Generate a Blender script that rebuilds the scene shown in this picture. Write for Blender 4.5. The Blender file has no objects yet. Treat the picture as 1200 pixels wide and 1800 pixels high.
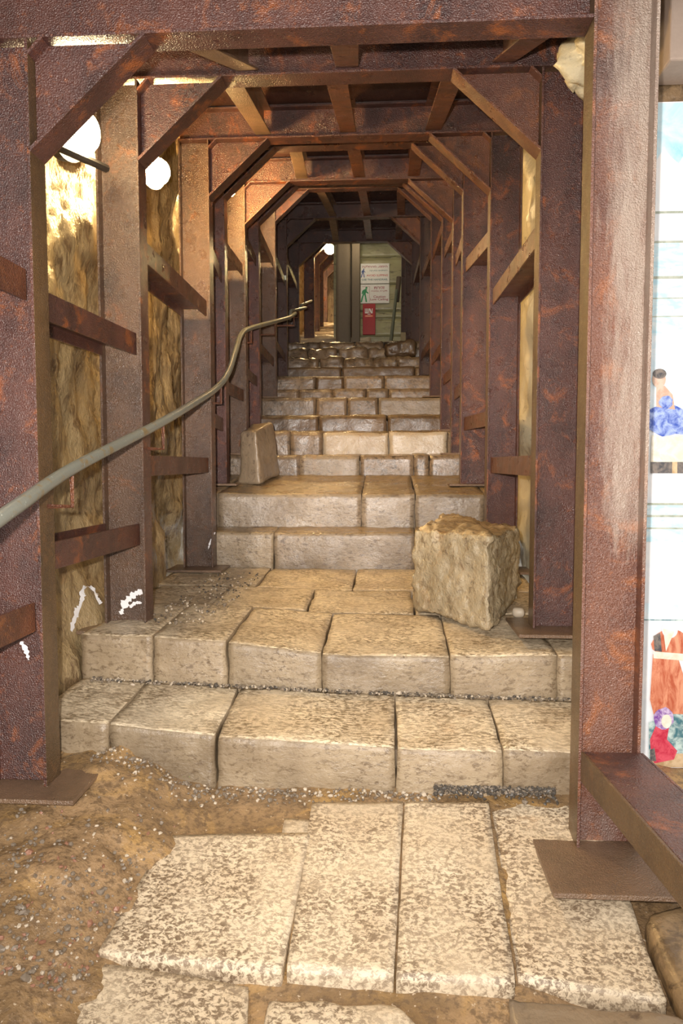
import bpy, bmesh, math, random
from mathutils import Vector, Matrix, noise
random.seed(7)
sc = bpy.context.scene
# ------------------------------------------------------------------ camera
FPX = 1300.0
PITCH = math.atan(85/1300); YAW = math.radians(3.5)
CAM = Vector((0, 0, 1.28))
cd = bpy.data.cameras.new('camera'); cam = bpy.data.objects.new('camera', cd)
sc.collection.objects.link(cam); sc.camera = cam
cd.sensor_fit = 'VERTICAL'; cd.sensor_height = 36; cd.lens = 36*FPX/1800
cd.clip_start = .02; cd.clip_end = 100
cam.location = CAM
cam.rotation_euler = (math.pi/2-PITCH, 0, YAW)
_f = Vector((-math.sin(YAW)*math.cos(PITCH), math.cos(YAW)*math.cos(PITCH), -math.sin(PITCH)))
_r = Vector((math.cos(YAW), math.sin(YAW), 0)); _u = _r.cross(_f)
def at(px, py, Y):
    """world point on the plane y = Y seen in direction (px, py)"""
    d = _f + _r*((px-600)/FPX) - _u*((py-900)/FPX)
    return CAM + d*(Y/d.y)
# ------------------------------------------------------------------ light
w = bpy.data.worlds.new('world'); sc.world = w; w.use_nodes = True
w.node_tree.nodes['Background'].inputs[0].default_value = (1.0, .93, .84, 1)
w.node_tree.nodes['Background'].inputs[1].default_value = 1.0
sc.view_settings.view_transform = 'Standard'; sc.view_settings.look = 'None'
sc.view_settings.gamma = 1; sc.view_settings.use_curve_mapping = False
sc.view_settings.exposure = 0.0
def area(name, loc, target, size, power, col):
    l = bpy.data.lights.new(name, 'AREA'); l.size = size; l.energy = power; l.color = col
    o = bpy.data.objects.new(name, l); sc.collection.objects.link(o); o.location = loc
    o.rotation_euler = (Vector(target)-Vector(loc)).to_track_quat('-Z', 'Y').to_euler(); return o
def spot(name, loc, target, power, col, ang, rad):
    l = bpy.data.lights.new(name, 'SPOT'); l.energy = power; l.color = col; l.spot_size = ang; l.spot_blend = .9; l.shadow_soft_size = rad
    o = bpy.data.objects.new(name, l); sc.collection.objects.link(o); o.location = loc
    o.rotation_euler = (Vector(target)-Vector(loc)).to_track_quat('-Z', 'Y').to_euler(); return o
# the camera's flash, a little above and left of the lens, zoomed up the tunnel
spot('camera_flash', (-.085, -.02, 1.37), (-.5, 8, 1.9), 480, (1, .92, .84), math.radians(115), .02)
spot('camera_flash_core', (-.085, -.02, 1.37), (-.45, 8, 2.2), 1100, (1, .92, .84), math.radians(36), .02)
# added soft fill behind the photographer, standing for daylight from the entrance
area('fill_behind', (.3, -2.6, 1.9), (0, 3, 1.4), 2.2, 60, (1, .95, .9))
# ------------------------------------------------------------------ materials
MATS = {}
def new_mat(name):
    m = bpy.data.materials.new(name); m.use_nodes = True; MATS[name] = m
    nt = m.node_tree; b = nt.nodes['Principled BSDF']; return m, nt, b
def N(nt, t, **k):
    n = nt.nodes.new(t)
    for a, v in k.items():
        if a.startswith('i_'):
            n.inputs[a[2:].replace('_', ' ')].default_value = v
        else: setattr(n, a, v)
    return n
def coords(nt, rnd=True, scale=(1, 1, 1)):
    tc = N(nt, 'ShaderNodeTexCoord'); mp = N(nt, 'ShaderNodeMapping'); mp.inputs['Scale'].default_value = scale
    nt.links.new(tc.outputs['Object'], mp.inputs['Vector'])
    if rnd:
        oi = N(nt, 'ShaderNodeObjectInfo'); mu = N(nt, 'ShaderNodeMath', operation='MULTIPLY'); mu.inputs[1].default_value = 37.0
        nt.links.new(oi.outputs['Random'], mu.inputs[0])
        cb = N(nt, 'ShaderNodeCombineXYZ')
        for i in range(3): nt.links.new(mu.outputs[0], cb.inputs[i])
        nt.links.new(cb.outputs[0], mp.inputs['Location'])
    return mp.outputs[0]
def noise_n(nt, vec, scale, detail=4, rough=.6, dist=0):
    n = N(nt, 'ShaderNodeTexNoise'); n.inputs['Scale'].default_value = scale; n.inputs['Detail'].default_value = detail
    n.inputs['Roughness'].default_value = rough; n.inputs['Distortion'].default_value = dist
    nt.links.new(vec, n.inputs['Vector']); return n.outputs['Fac']
def ramp(nt, fac, stops):
    r = N(nt, 'ShaderNodeValToRGB'); e = r.color_ramp.elements
    while len(e) < len(stops): e.new(.5)
    for i, (p, c) in enumerate(stops):
        e[i].position = p
        e[i].color = (*c, 1) if not isinstance(c, (int, float)) else (c, c, c, 1)
    nt.links.new(fac, r.inputs[0]); return r.outputs['Color']
def mix(nt, fac, a, b, mode='MIX'):
    m = N(nt, 'ShaderNodeMix', data_type='RGBA', blend_type=mode)
    for s, v in ((0, fac), (6, a), (7, b)):
        if isinstance(v, (int, float)): m.inputs[s].default_value = v
        elif isinstance(v, tuple): m.inputs[s].default_value = (*v, 1)
        else: nt.links.new(v, m.inputs[s])
    return m.outputs[2]
def bump(nt, b, h, strength, dist, prev=None, coat=True):
    n = N(nt, 'ShaderNodeBump'); n.inputs['Strength'].default_value = strength; n.inputs['Distance'].default_value = dist
    nt.links.new(h, n.inputs['Height'])
    if prev is not None: nt.links.new(prev, n.inputs['Normal'])
    nt.links.new(n.outputs[0], b.inputs['Normal']); nt.links.new(n.outputs[0], b.inputs['Coat Normal']); return n.outputs[0]
def rust(name, dark, mid, orange, grey=0.0, rough=.33, o_amt=.62, bumpd=.004):
    m, nt, b = new_mat(name); v = coords(nt)
    vs = coords(nt, scale=(1, 1, .35))
    base = mix(nt, ramp(nt, noise_n(nt, vs, 5, 5, .65), [(.35, 0), (.65, 1)]), dark, mid)
    base = mix(nt, ramp(nt, noise_n(nt, v, 70, 5, .75), [(.48, 0), (.62, .75)]), base, mid)
    base = mix(nt, ramp(nt, noise_n(nt, v, 45, 5, .75), [(.6, 0), (.7, .55)]), base, orange)
    base = mix(nt, ramp(nt, noise_n(nt, v, 3, 6, .7), [(.32, .6), (.5, 0)]), base, tuple(x*.45 for x in dark))
    base = mix(nt, ramp(nt, noise_n(nt, v, 7, 8, .75, .6), [(o_amt-.04, 0), (o_amt+.1, .9)]), base, orange)
    if grey: base = mix(nt, ramp(nt, noise_n(nt, vs, 4.3, 6, .7), [(.56-.14*grey, 0), (.75-.1*grey, grey)]), base, (.36, .31, .28))
    nt.links.new(base, b.inputs['Base Color'])
    nt.links.new(ramp(nt, noise_n(nt, v, 9, 5, .6), [(.3, rough-.12), (.7, rough+.15)]), b.inputs['Roughness'])
    b.inputs['Specular IOR Level'].default_value = .6; b.inputs['Coat Weight'].default_value = .55; b.inputs['Coat Roughness'].default_value = .14
    n1 = bump(nt, b, noise_n(nt, v, 210, 2, .5), 1.0, bumpd*1.6)
    bump(nt, b, noise_n(nt, v, 14, 4, .6), .3, .008, n1)
    return m
rust('rust', (.038, .014, .013), (.1, .036, .026), (.3, .085, .02), o_amt=.58)
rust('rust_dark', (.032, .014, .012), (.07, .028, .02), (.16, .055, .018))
rust('rust_lamplit', (.06, .034, .023), (.12, .065, .036), (.24, .09, .03), rough=.3)  # lighter golden copy for lamp-lit left posts, glow put into the colour
rust('rust_flange_lit', (.07, .038, .015), (.13, .07, .026), (.18, .08, .025), rough=.45)  # olive flange tone with the warm lamp light in its colour
rust('rust_grey', (.085, .03, .02), (.16, .062, .035), (.3, .095, .025), grey=.3, o_amt=.57)
m_, nt_, b_ = MATS['rust_grey'], MATS['rust_grey'].node_tree, MATS['rust_grey'].node_tree.nodes['Principled BSDF']
_tc = N(nt_, 'ShaderNodeTexCoord'); _sp = N(nt_, 'ShaderNodeSeparateXYZ'); nt_.links.new(_tc.outputs['Object'], _sp.inputs[0])
def _mr(sock, a, b):
    r_ = N(nt_, 'ShaderNodeMapRange'); r_.inputs[1].default_value = a; r_.inputs[2].default_value = b; nt_.links.new(sock, r_.inputs[0]); return r_.outputs[0]
_v = coords(nt_, True, (1, 1, .12)); _n = noise_n(nt_, _v, 22, 6, .75)
_x = _mr(_sp.outputs[0], .92, 1.02); _z = _mr(_sp.outputs[2], .9, 1.15)
_a = N(nt_, 'ShaderNodeMath', operation='MULTIPLY'); nt_.links.new(_x, _a.inputs[0]); nt_.links.new(_z, _a.inputs[1])
_b = N(nt_, 'ShaderNodeMath', operation='MULTIPLY'); nt_.links.new(_a.outputs[0], _b.inputs[0]); _b.inputs[1].default_value = .42
_c = N(nt_, 'ShaderNodeMath', operation='ADD'); nt_.links.new(_b.outputs[0], _c.inputs[0]); nt_.links.new(_n, _c.inputs[1])
_old = b_.inputs['Base Color'].links[0].from_socket
_k = mix(nt_, ramp(nt_, _c.outputs[0], [(.66, 0), (.98, .9)]), _old, (.33, .26, .21)); nt_.links.new(_k, b_.inputs['Base Color'])
rust('rust_strut', (.07, .024, .015), (.15, .052, .024), (.26, .09, .025), o_amt=.58)
rust('rust_plate', (.14, .085, .05), (.2, .12, .07), (.24, .12, .05), rough=.4)
def stone_mat(name, light, mid, pit, mott=.5, rough=.42, stretch=(1, 1, 1), scale=38, bumpd=.006, vary=.25):
    m, nt, b = new_mat(name); v = coords(nt); vs = coords(nt, scale=stretch)
    base = mix(nt, ramp(nt, noise_n(nt, v, 3.2, 5, .6), [(.35, 0), (.65, 1)]), light, mid)
    pits = ramp(nt, noise_n(nt, vs, scale, 5, .72, .5), [(mott-.05, 1), (mott+.06, 0)])
    big = ramp(nt, noise_n(nt, v, 4.5, 3, .6), [(.3, .35), (.6, 1)])
    base = mix(nt, mix(nt, 1.0, pits, big, 'MULTIPLY'), base, pit)
    base = mix(nt, ramp(nt, noise_n(nt, v, 2.1, 6, .7), [(.63, 0), (.78, .55)]), base, (.45, .22, .06))
    oi = N(nt, 'ShaderNodeObjectInfo')
    br = ramp(nt, oi.outputs['Random'], [(0, 1-vary), (1, 1.0)])
    base = mix(nt, 1.0, base, br, 'MULTIPLY')
    nt.links.new(base, b.inputs['Base Color'])
    nt.links.new(ramp(nt, noise_n(nt, v, 6, 4, .6), [(.35, rough-.14), (.65, rough+.2)]), b.inputs['Roughness'])
    b.inputs['Coat Weight'].default_value = .3; b.inputs['Coat Roughness'].default_value = .18
    n1 = bump(nt, b, noise_n(nt, vs, scale*1.1, 5, .7), .55, bumpd)
    bump(nt, b, noise_n(nt, v, 11, 5, .6), .4, .02, n1)
    return m
stone_mat('slab', (.76, .64, .47), (.62, .5, .35), (.19, .13, .08), mott=.49, scale=62, stretch=(1, 1.35, 1), vary=.12)
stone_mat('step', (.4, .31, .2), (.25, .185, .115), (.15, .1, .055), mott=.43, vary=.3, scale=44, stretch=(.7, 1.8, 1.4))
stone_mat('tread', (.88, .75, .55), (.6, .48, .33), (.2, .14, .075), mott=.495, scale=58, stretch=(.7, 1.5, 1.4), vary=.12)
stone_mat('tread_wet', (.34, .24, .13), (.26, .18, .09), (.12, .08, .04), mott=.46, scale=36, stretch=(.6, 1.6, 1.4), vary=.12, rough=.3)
stone_mat('step_shaded', (.31, .24, .165), (.2, .15, .1), (.12, .08, .05), mott=.43, scale=40, stretch=(.7, 1.8, 1.4), vary=.3)  # darker copy of the step stone, riser shade put into its colour
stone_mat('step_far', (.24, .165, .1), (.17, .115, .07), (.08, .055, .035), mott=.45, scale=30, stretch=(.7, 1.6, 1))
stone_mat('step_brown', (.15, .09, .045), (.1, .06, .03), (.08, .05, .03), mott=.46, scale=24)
stone_mat('step_pale', (.42, .34, .24), (.34, .26, .17), (.25, .17, .1), mott=.38, scale=30, vary=.05)
stone_mat('cube_stone', (.42, .34, .22), (.31, .25, .16), (.17, .12, .07), mott=.42, scale=20, bumpd=.03, vary=.05)
stone_mat('grey_stone', (.27, .2, .13), (.22, .165, .11), (.13, .09, .06), mott=.4, scale=22, vary=.05)
stone_mat('rock_gold', (.38, .28, .15), (.28, .2, .1), (.14, .085, .04), mott=.45, scale=14, stretch=(1.2, 1.2, .6), bumpd=.035, rough=.34, vary=0)
stone_mat('rock_pale', (.62, .55, .38), (.5, .43, .29), (.2, .15, .1), mott=.36, scale=9, bumpd=.012, vary=0)
stone_mat('rock_brown', (.3, .2, .1), (.2, .13, .07), (.1, .065, .035), mott=.45, scale=12, bumpd=.012, vary=0)
stone_mat('board_green', (.33, .32, .17), (.27, .25, .14), (.1, .09, .05), mott=.4, scale=10, stretch=(.4, 1, 2), vary=0)
# muddy rock floor with rusty wash
m, nt, b = new_mat('mud_rock'); v = coords(nt, False)
base = mix(nt, ramp(nt, noise_n(nt, v, 3, 5, .6), [(.38, 0), (.62, 1)]), (.2, .125, .06), (.33, .215, .115))
base = mix(nt, ramp(nt, noise_n(nt, v, 2.6, 6, .7, .8), [(.5, 0), (.64, .8)]), base, (.46, .28, .1))
base = mix(nt, ramp(nt, noise_n(nt, v, 42, 5, .7), [(.4, .8), (.52, 0)]), base, (.14, .09, .05))
base = mix(nt, ramp(nt, noise_n(nt, v, 70, 3, .6), [(.66, 0), (.71, .8)]), base, (.62, .5, .36))
nt.links.new(base, b.inputs['Base Color']); b.inputs['Roughness'].default_value = .24
nb = bump(nt, b, noise_n(nt, v, 40, 5, .65), .6, .012); bump(nt, b, noise_n(nt, v, 8, 5, .6), .5, .03, nb)
def plain(name, col, rough=.5, metal=0, emit=None, es=1, bmp=0):
    m, nt, b = new_mat(name); b.inputs['Base Color'].default_value = (*col, 1); b.inputs['Roughness'].default_value = rough
    b.inputs['Metallic'].default_value = metal
    if emit: b.inputs['Emission Color'].default_value = (*emit, 1); b.inputs['Emission Strength'].default_value = es
    v = coords(nt)
    c = mix(nt, ramp(nt, noise_n(nt, v, 30, 4, .6), [(.35, .18), (.65, 0)]), col, tuple(x*.55 for x in col))
    if not emit: nt.links.new(c, b.inputs['Base Color'])
    if bmp: bump(nt, b, noise_n(nt, v, 60, 3, .6), .3, bmp)
    return m
plain('dark_metal', (.04, .035, .03), .5, bmp=.002)
plain('cast_grey', (.12, .11, .1), .45, bmp=.002)
plain('lamp_glass', (1, .9, .7), .3, emit=(1, .8, .45), es=115)
plain('lamp_glass_warm', (1, .85, .6), .3, emit=(1, .64, .24), es=560)
plain('lamp_glass_dim', (1, .85, .6), .3, emit=(1, .8, .5), es=60)
plain('lamp_glass_far', (1, .85, .6), .3, emit=(1, .68, .32), es=500)
plain('white_paint', (.85, .84, .86), .5, bmp=.002)
plain('sign_white', (.74, .74, .72), .4)
plain('sign_red', (.5, .06, .06), .5); plain('sign_green', (.02, .3, .12), .5); plain('sign_blue', (.03, .08, .3), .5)
plain('sign_teal', (.04, .16, .2), .5); plain('sign_maroon', (.33, .05, .08), .5); plain('sign_orange', (.8, .22, .1), .5)
plain('box_red', (.36, .015, .02), .4)
plain('wood_post', (.15, .12, .085), .7, bmp=.004); plain('wood_dark', (.08, .06, .045), .7, bmp=.004)
plain('wood_stake', (.25, .2, .11), .7, bmp=.004)
plain('pole_green', (.11, .13, .1), .5); plain('weed_green', (.16, .3, .05), .5)
plain('mortar', (.2, .15, .1), .7, bmp=.004)
plain('gravel', (.2, .16, .12), .5); plain('gravel_dark', (.075, .065, .055), .35); plain('pebble_pale', (.5, .42, .32), .5)
plain('grit_red', (.27, .13, .08), .5); plain('concrete', (.36, .28, .23), .7, bmp=.004)
plain('plank_lagging', (.16, .1, .07), .6, bmp=.004)
# grey green pipe paint, chipped
m, nt, b = new_mat('pipe_paint'); v = coords(nt, False)
c = mix(nt, ramp(nt, noise_n(nt, v, 14, 5, .7), [(.56, 0), (.64, 1)]), (.19, .2, .175), (.2, .15, .08))
c = mix(nt, ramp(nt, noise_n(nt, v, 40, 4, .7), [(.64, 0), (.7, 1)]), c, (.55, .58, .52))
nt.links.new(c, b.inputs['Base Color']); b.inputs['Roughness'].default_value = .35
bump(nt, b, noise_n(nt, v, 60, 3, .6), .3, .002)
# printed mural colours, brush mottled
def print_mat(name, a, b2, scale=14, lo=.4, hi=.6, st=(1, 1, 1)):
    m, nt, b = new_mat(name); v = coords(nt, False, st)
    c = mix(nt, ramp(nt, noise_n(nt, v, scale, 6, .7, .6), [(lo, 0), (hi, 1)]), a, b2)
    nt.links.new(c, b.inputs['Base Color']); b.inputs['Roughness'].default_value = .35
print_mat('print_white', (.82, .83, .85), (.7, .74, .8), 6)
print_mat('print_sky', (.3, .62, .78), (.62, .8, .88), 5)
print_mat('print_cloud', (.78, .83, .88), (.88, .88, .9), 5)
print_mat('print_sea', (.42, .66, .78), (.7, .8, .84), 12, st=(1, 1, 2.5))
print_mat('print_haze', (.52, .7, .82), (.82, .86, .9), 7, .35, .65, st=(1, 1, 1.5))
print_mat('print_line', (.3, .34, .28), (.45, .48, .42), 20)
print_mat('print_blue', (.04, .09, .42), (.35, .45, .75), 26)
print_mat('print_skin', (.5, .33, .25), (.62, .46, .38), 30)
print_mat('print_hair', (.06, .06, .07), (.2, .17, .15), 40)
print_mat('print_robe', (.42, .09, .04), (.68, .3, .18), 14, st=(2, 1, .6))
print_mat('print_crimson', (.45, .015, .05), (.62, .08, .12), 30)
print_mat('print_purple', (.16, .04, .3), (.6, .5, .7), 34)
print_mat('print_cream', (.8, .77, .68), (.66, .6, .48), 16)
print_mat('print_teal', (.05, .16, .2), (.5, .62, .6), 26)
print_mat('print_ochre', (.42, .28, .14), (.6, .45, .28), 20)
# ------------------------------------------------------------------ helpers
def link(o): sc.collection.objects.link(o); return o
def tag(o, label=None, cat=None, group=None, kind=None):
    if label: o['label'] = label
    if cat: o['category'] = cat
    if group: o['group'] = group
    if kind: o['kind'] = kind
    return o
def thing(name, label, cat, loc, group=None):
    o = link(bpy.data.objects.new(name, None)); o.location = loc; o.empty_display_size = .1
    return tag(o, label, cat, group)
def wpos(o):
    p = Vector((0, 0, 0))
    while o: p = p + o.location; o = o.parent
    return p
def obj(name, bm, mat, parent=None, smooth=False, loc=None, bevel=0, keep_normals=False):
    """bm holds world coordinates; the mesh is moved so its origin sits at loc (default: parent's place / box centre)"""
    if not keep_normals: bmesh.ops.recalc_face_normals(bm, faces=bm.faces)
    if loc is None:
        if parent: loc = Vector((0, 0, 0)); base = wpos(parent)
        else:
            xs = [v.co for v in bm.verts]
            base = Vector(((min(c.x for c in xs)+max(c.x for c in xs))/2, (min(c.y for c in xs)+max(c.y for c in xs))/2, min(c.z for c in xs)))
            loc = base
    else:
        base = Vector(loc) ; loc = base
    bmesh.ops.translate(bm, verts=bm.verts, vec=-base)
    me = bpy.data.meshes.new(name); bm.to_mesh(me); bm.free()
    for mm in (mat if isinstance(mat, (list, tuple)) else [mat]): me.materials.append(MATS[mm])
    if smooth: me.polygons.foreach_set('use_smooth', [True]*len(me.polygons))
    o = link(bpy.data.objects.new(name, me)); o.location = loc
    if parent: o.parent = parent
    if bevel:
        md = o.modifiers.new('bevel', 'BEVEL'); md.width = bevel; md.segments = 2; md.limit_method = 'ANGLE'
    return o
def nz(p, s, seed=0): return noise.noise(Vector((p[0]*s+seed, p[1]*s+seed*1.7, p[2]*s-seed)))
def fr(p, s, seed=0, o=4): return noise.fractal(Vector((p[0]*s+seed, p[1]*s+seed*1.7, p[2]*s-seed)), .8, 2.1, o)
def add_prism(bm, pts, A, B, ux, uy, mi=0):
    """polygon pts (2D in ux, uy) swept from A to B"""
    A, B, ux, uy = Vector(A), Vector(B), Vector(ux), Vector(uy)
    a = [bm.verts.new(A+ux*x+uy*y) for x, y in pts]; b = [bm.verts.new(B+ux*x+uy*y) for x, y in pts]
    n = len(pts); fs = [bm.faces.new(a[::-1]), bm.faces.new(b)]
    for i in range(n): fs.append(bm.faces.new((a[i], a[(i+1) % n], b[(i+1) % n], b[i])))
    for f in fs: f.material_index = mi
def add_box(bm, x0, x1, y0, y1, z0, z1, mi=0):
    add_prism(bm, [(x0, y0), (x1, y0), (x1, y1), (x0, y1)], (0, 0, z0), (0, 0, z1), (1, 0, 0), (0, 1, 0), mi)
def i_pts(d, b, tf=.011, tw=.008):
    """I profile: depth d along first axis, flange width b along the second"""
    h, k, t = d/2, b/2, tw/2
    return [(-h, -k), (-h+tf, -k), (-h+tf, -t), (h-tf, -t), (h-tf, -k), (h, -k), (h, k), (h-tf, k), (h-tf, t), (-h+tf, t), (-h+tf, k), (-h, k)]
def add_tube(bm, pts, r, n=12, cap=True):
    pts = [Vector(p) for p in pts]; rings = []
    up = Vector((0, 0, 1))
    for i, p in enumerate(pts):
        t = (pts[min(i+1, len(pts)-1)]-pts[max(i-1, 0)]).normalized()
        a = t.cross(up)
        if a.length < 1e-3: a = t.cross(Vector((0, 1, 0)))
        a.normalize(); b = t.cross(a)
        rings.append([bm.verts.new(p+(a*math.cos(2*math.pi*k/n)+b*math.sin(2*math.pi*k/n))*r) for k in range(n)])
    for i in range(len(rings)-1):
        for k in range(n): bm.faces.new((rings[i][k], rings[i][(k+1) % n], rings[i+1][(k+1) % n], rings[i+1][k]))
    if cap: bm.faces.new(rings[0][::-1]); bm.faces.new(rings[-1])
def catmull(P, k=8):
    P = [Vector(p) for p in P]; out = []
    for i in range(len(P)-1):
        p0, p1, p2, p3 = P[max(i-1, 0)], P[i], P[i+1], P[min(i+2, len(P)-1)]
        for j in range(k):
            t = j/k
            out.append(.5*((2*p1)+(p2-p0)*t+(2*p0-5*p1+4*p2-p3)*t*t+(3*p1-p0-3*p2+p3)*t**3))
    return out+[P[-1]]
def add_stone(bm, C, r=.02, amp=.006, res=.035, seed=0, fs=5, big=0, mi=0):
    """C[i][j][k] corner vectors (i: x side, j: y side, k: z side) -> rounded, chipped block"""
    L = [((C[1][0][0]-C[0][0][0]).length+(C[1][1][1]-C[0][1][1]).length)/2,
         ((C[0][1][0]-C[0][0][0]).length+(C[1][1][1]-C[1][0][1]).length)/2,
         ((C[0][0][1]-C[0][0][0]).length+(C[1][1][1]-C[1][1][0]).length)/2]
    n = [max(3, min(44, int(l/res))) for l in L]; vd = {}
    def tri(u, v, w):
        def l(a, b, t): return a*(1-t)+b*t
        return l(l(l(C[0][0][0], C[1][0][0], u), l(C[0][1][0], C[1][1][0], u), v), l(l(C[0][0][1], C[1][0][1], u), l(C[0][1][1], C[1][1][1], u), v), w)
    def vert(i, j, k):
        key = (i, j, k)
        if key in vd: return vd[key]
        def g(t, nn):   # denser rows close to the edges
            s = t/nn; return s
        p = [g(i, n[0])*L[0], g(j, n[1])*L[1], g(k, n[2])*L[2]]
        q = tri(p[0]/L[0], p[1]/L[1], p[2]/L[2])
        rr = r*(.55+.9*abs(nz(q, 7, seed))+.35*abs(nz(q, 22, seed)))
        rr = min(rr, min(L)*.45)
        inn = [min(max(p[a], rr), L[a]-rr) for a in range(3)]
        d = Vector([p[a]-inn[a] for a in range(3)])
        if d.length > 1e-7:
            d.normalize(); p = [inn[a]+d[a]*rr for a in range(3)]
        q = tri(p[0]/L[0], p[1]/L[1], p[2]/L[2])
        c = tri(.5, .5, .5); nn_ = (q-c)
        dd = Vector([(-1 if i == 0 else 1 if i == n[0] else 0), (-1 if j == 0 else 1 if j == n[1] else 0), (-1 if k == 0 else 1 if k == n[2] else 0)])
        if dd.length: dd.normalize()
        q = q+dd*(amp*fr(q, fs, seed)+big*nz(q, 2.2, seed+3))
        vd[key] = bm.verts.new(q); return vd[key]
    def face(a, b, c, d):
        f = bm.faces.new((a, b, c, d)); f.material_index = mi; f.smooth = True
    for i in range(n[0]):
        for j in range(n[1]):
            for k in (0, n[2]): face(vert(i, j, k), vert(i+1, j, k), vert(i+1, j+1, k), vert(i, j+1, k))
    for i in range(n[0]):
        for k in range(n[2]):
            for j in (0, n[1]): face(vert(i, j, k), vert(i+1, j, k), vert(i+1, j, k+1), vert(i, j, k+1))
    for j in range(n[1]):
        for k in range(n[2]):
            for i in (0, n[0]): face(vert(i, j, k), vert(i, j+1, k), vert(i, j+1, k+1), vert(i, j, k+1))
def V(*a): return Vector(a)
def interp(tab, x):
    if x <= tab[0][0]: return tab[0][1]
    for (a, va), (b, vb) in zip(tab, tab[1:]):
        if x <= b: return va+(vb-va)*(x-a)/(b-a)
    return tab[-1][1]
def sst(t): t = max(0, min(1, t)); return t*t*(3-2*t)
# ------------------------------------------------------------------ layout tables
FR = [  # Y front, XL, XR, soffit, base left, base right
    (2.42, -1.167, .633, 2.655, .15, -.008), (3.39, -1.131, .669, 3.01, .50, .512), (4.84, -1.154, .646, 3.36, .572, .577),
    (5.69, -1.241, .559, 3.66, 1.11, 1.11), (6.53, -1.242, .558, 3.715, 1.358, 1.358), (7.40, -1.273, .527, 4.01, 1.60, 1.60),
    (8.72, -1.305, .495, 4.44, 2.05, 2.05), (10.15, -1.365, .432, 4.575, 2.47, 2.47), (12.0, -1.418, .382, 4.80, 3.21, 3.21)]
XLt = [(f[0], f[1]) for f in FR]; XRt = [(f[0], f[2]) for f in FR]; ZLt = [(f[0], f[3]) for f in FR]
# ------------------------------------------------------------------ setting: floor, walls, ceiling
def ground(X, Y):
    z = .071+.19*(Y-2.7)
    z += .13*sst((-X-.6)/.45)*sst((Y-.6)/1.6)
    z -= .05*sst((X-.3)/.3)*sst((2.68-Y)/.15)
    z -= .02*sst((2.02-.06*X-Y)/.06)*sst((X+1.15)/.2)
    return z
def grid(fn, us, vs, name, mat, kind='structure', seed=0):
    bm = bmesh.new(); g = [[bm.verts.new(fn(u, v)) for v in vs] for u in us]
    for i in range(len(us)-1):
        for j in range(len(vs)-1): bm.faces.new((g[i][j], g[i+1][j], g[i+1][j+1], g[i][j+1]))
    return tag(obj(name, bm, mat, smooth=True, keep_normals=True, loc=(0, 0, 0)), kind=kind)
def lin(a, b, n): return [a+(b-a)*i/n for i in range(n+1)]
def fl(X, Y):
    z = ground(X, Y); rough = .3+.7*sst((-X-.5)/.25)
    p = (X, Y, 0)
    z += rough*(.026*fr(p, 3.5, 1)+.02*fr(p, 10, 2, 5)); return V(X, Y, z-.012)
grid(fl, lin(-2.6, 2.6, 200), lin(-1.5, 2.9, 190), 'floor', 'mud_rock')
def lwall(Y, z):
    x = interp(XLt, Y)-.34
    p = (x, Y, z)
    x += .08*fr((0, Y, z*.6), 1.3, 4)+.05*fr((0, Y, z*.55), 4.5, 5, 6)
    if Y < 2.3: x -= (2.3-Y)*.9
    base = .25+(Y-2.5)*.33
    x += .10*sst((base+.35-z)/.5) if Y < 4.6 else 0
    for ly, lz in ((3.05, 2.63), (4.3, 2.9)): x -= .16*math.exp(-((Y-ly)**2+(z-lz)**2)/.12)
    lim = interp(XLt, Y)-.225
    for f in FR:
        if abs(Y-f[0]-.055) < .2: lim = f[1]-.215
    return V(min(x, lim), Y, z)
grid(lwall, lin(.6, 13.4, 330), lin(-.5, 5.4, 170), 'wall_left', 'rock_gold')
def rwall(Y, z):
    x = interp(XRt, Y)+.33+.07*fr((3, Y, z), 1.6, 8)+.02*fr((3, Y, z), 8, 5, 5)
    lim = interp(XRt, Y)+.25
    return V(max(x, lim), Y, z)
grid(rwall, lin(3.14, 14.3, 260), lin(0, 5.4, 150), 'wall_right', 'rock_pale')
# lagging plates over the frames: one closed steel and plank roof that climbs with the lintels
bm = bmesh.new()
ys = [2.0]+[f[0]+.02 for f in FR]
zs = [2.87]+[f[3]+.215 for f in FR]
for i in range(len(ys)-1):
    y0, y1, z1 = ys[i], ys[i+1], max(zs[i], zs[i+1])
    add_box(bm, -1.9, 1.4 if i else .9, y0, y1, z1, z1+.04)
    add_box(bm, -1.9, 1.4 if i else .9, y0+.02, y0+.05, zs[i]-.01, z1)
add_box(bm, -2.2, 1.4, 12.3, 20.1, 6.5, 6.6); add_box(bm, -2.2, 1.4, 12.24, 12.3, 5.0, 6.6); add_box(bm, -2.2, 1.4, 12.0, 12.3, 5.01, 5.05)
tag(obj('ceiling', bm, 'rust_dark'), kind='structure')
# masonry and concrete around the side alcove that holds the mural
bm = bmesh.new(); add_box(bm, .93, 3.2, 2.99, 3.12, -.3, 4.0)
tag(obj('wall_alcove', bm, 'rock_brown'), kind='structure')
bm = bmesh.new(); add_box(bm, 1.0, 3.2, 2.8, 2.985, 2.715, 3.6)
tag(obj('trim_1', bm, 'concrete', bevel=.008), kind='structure')
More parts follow.
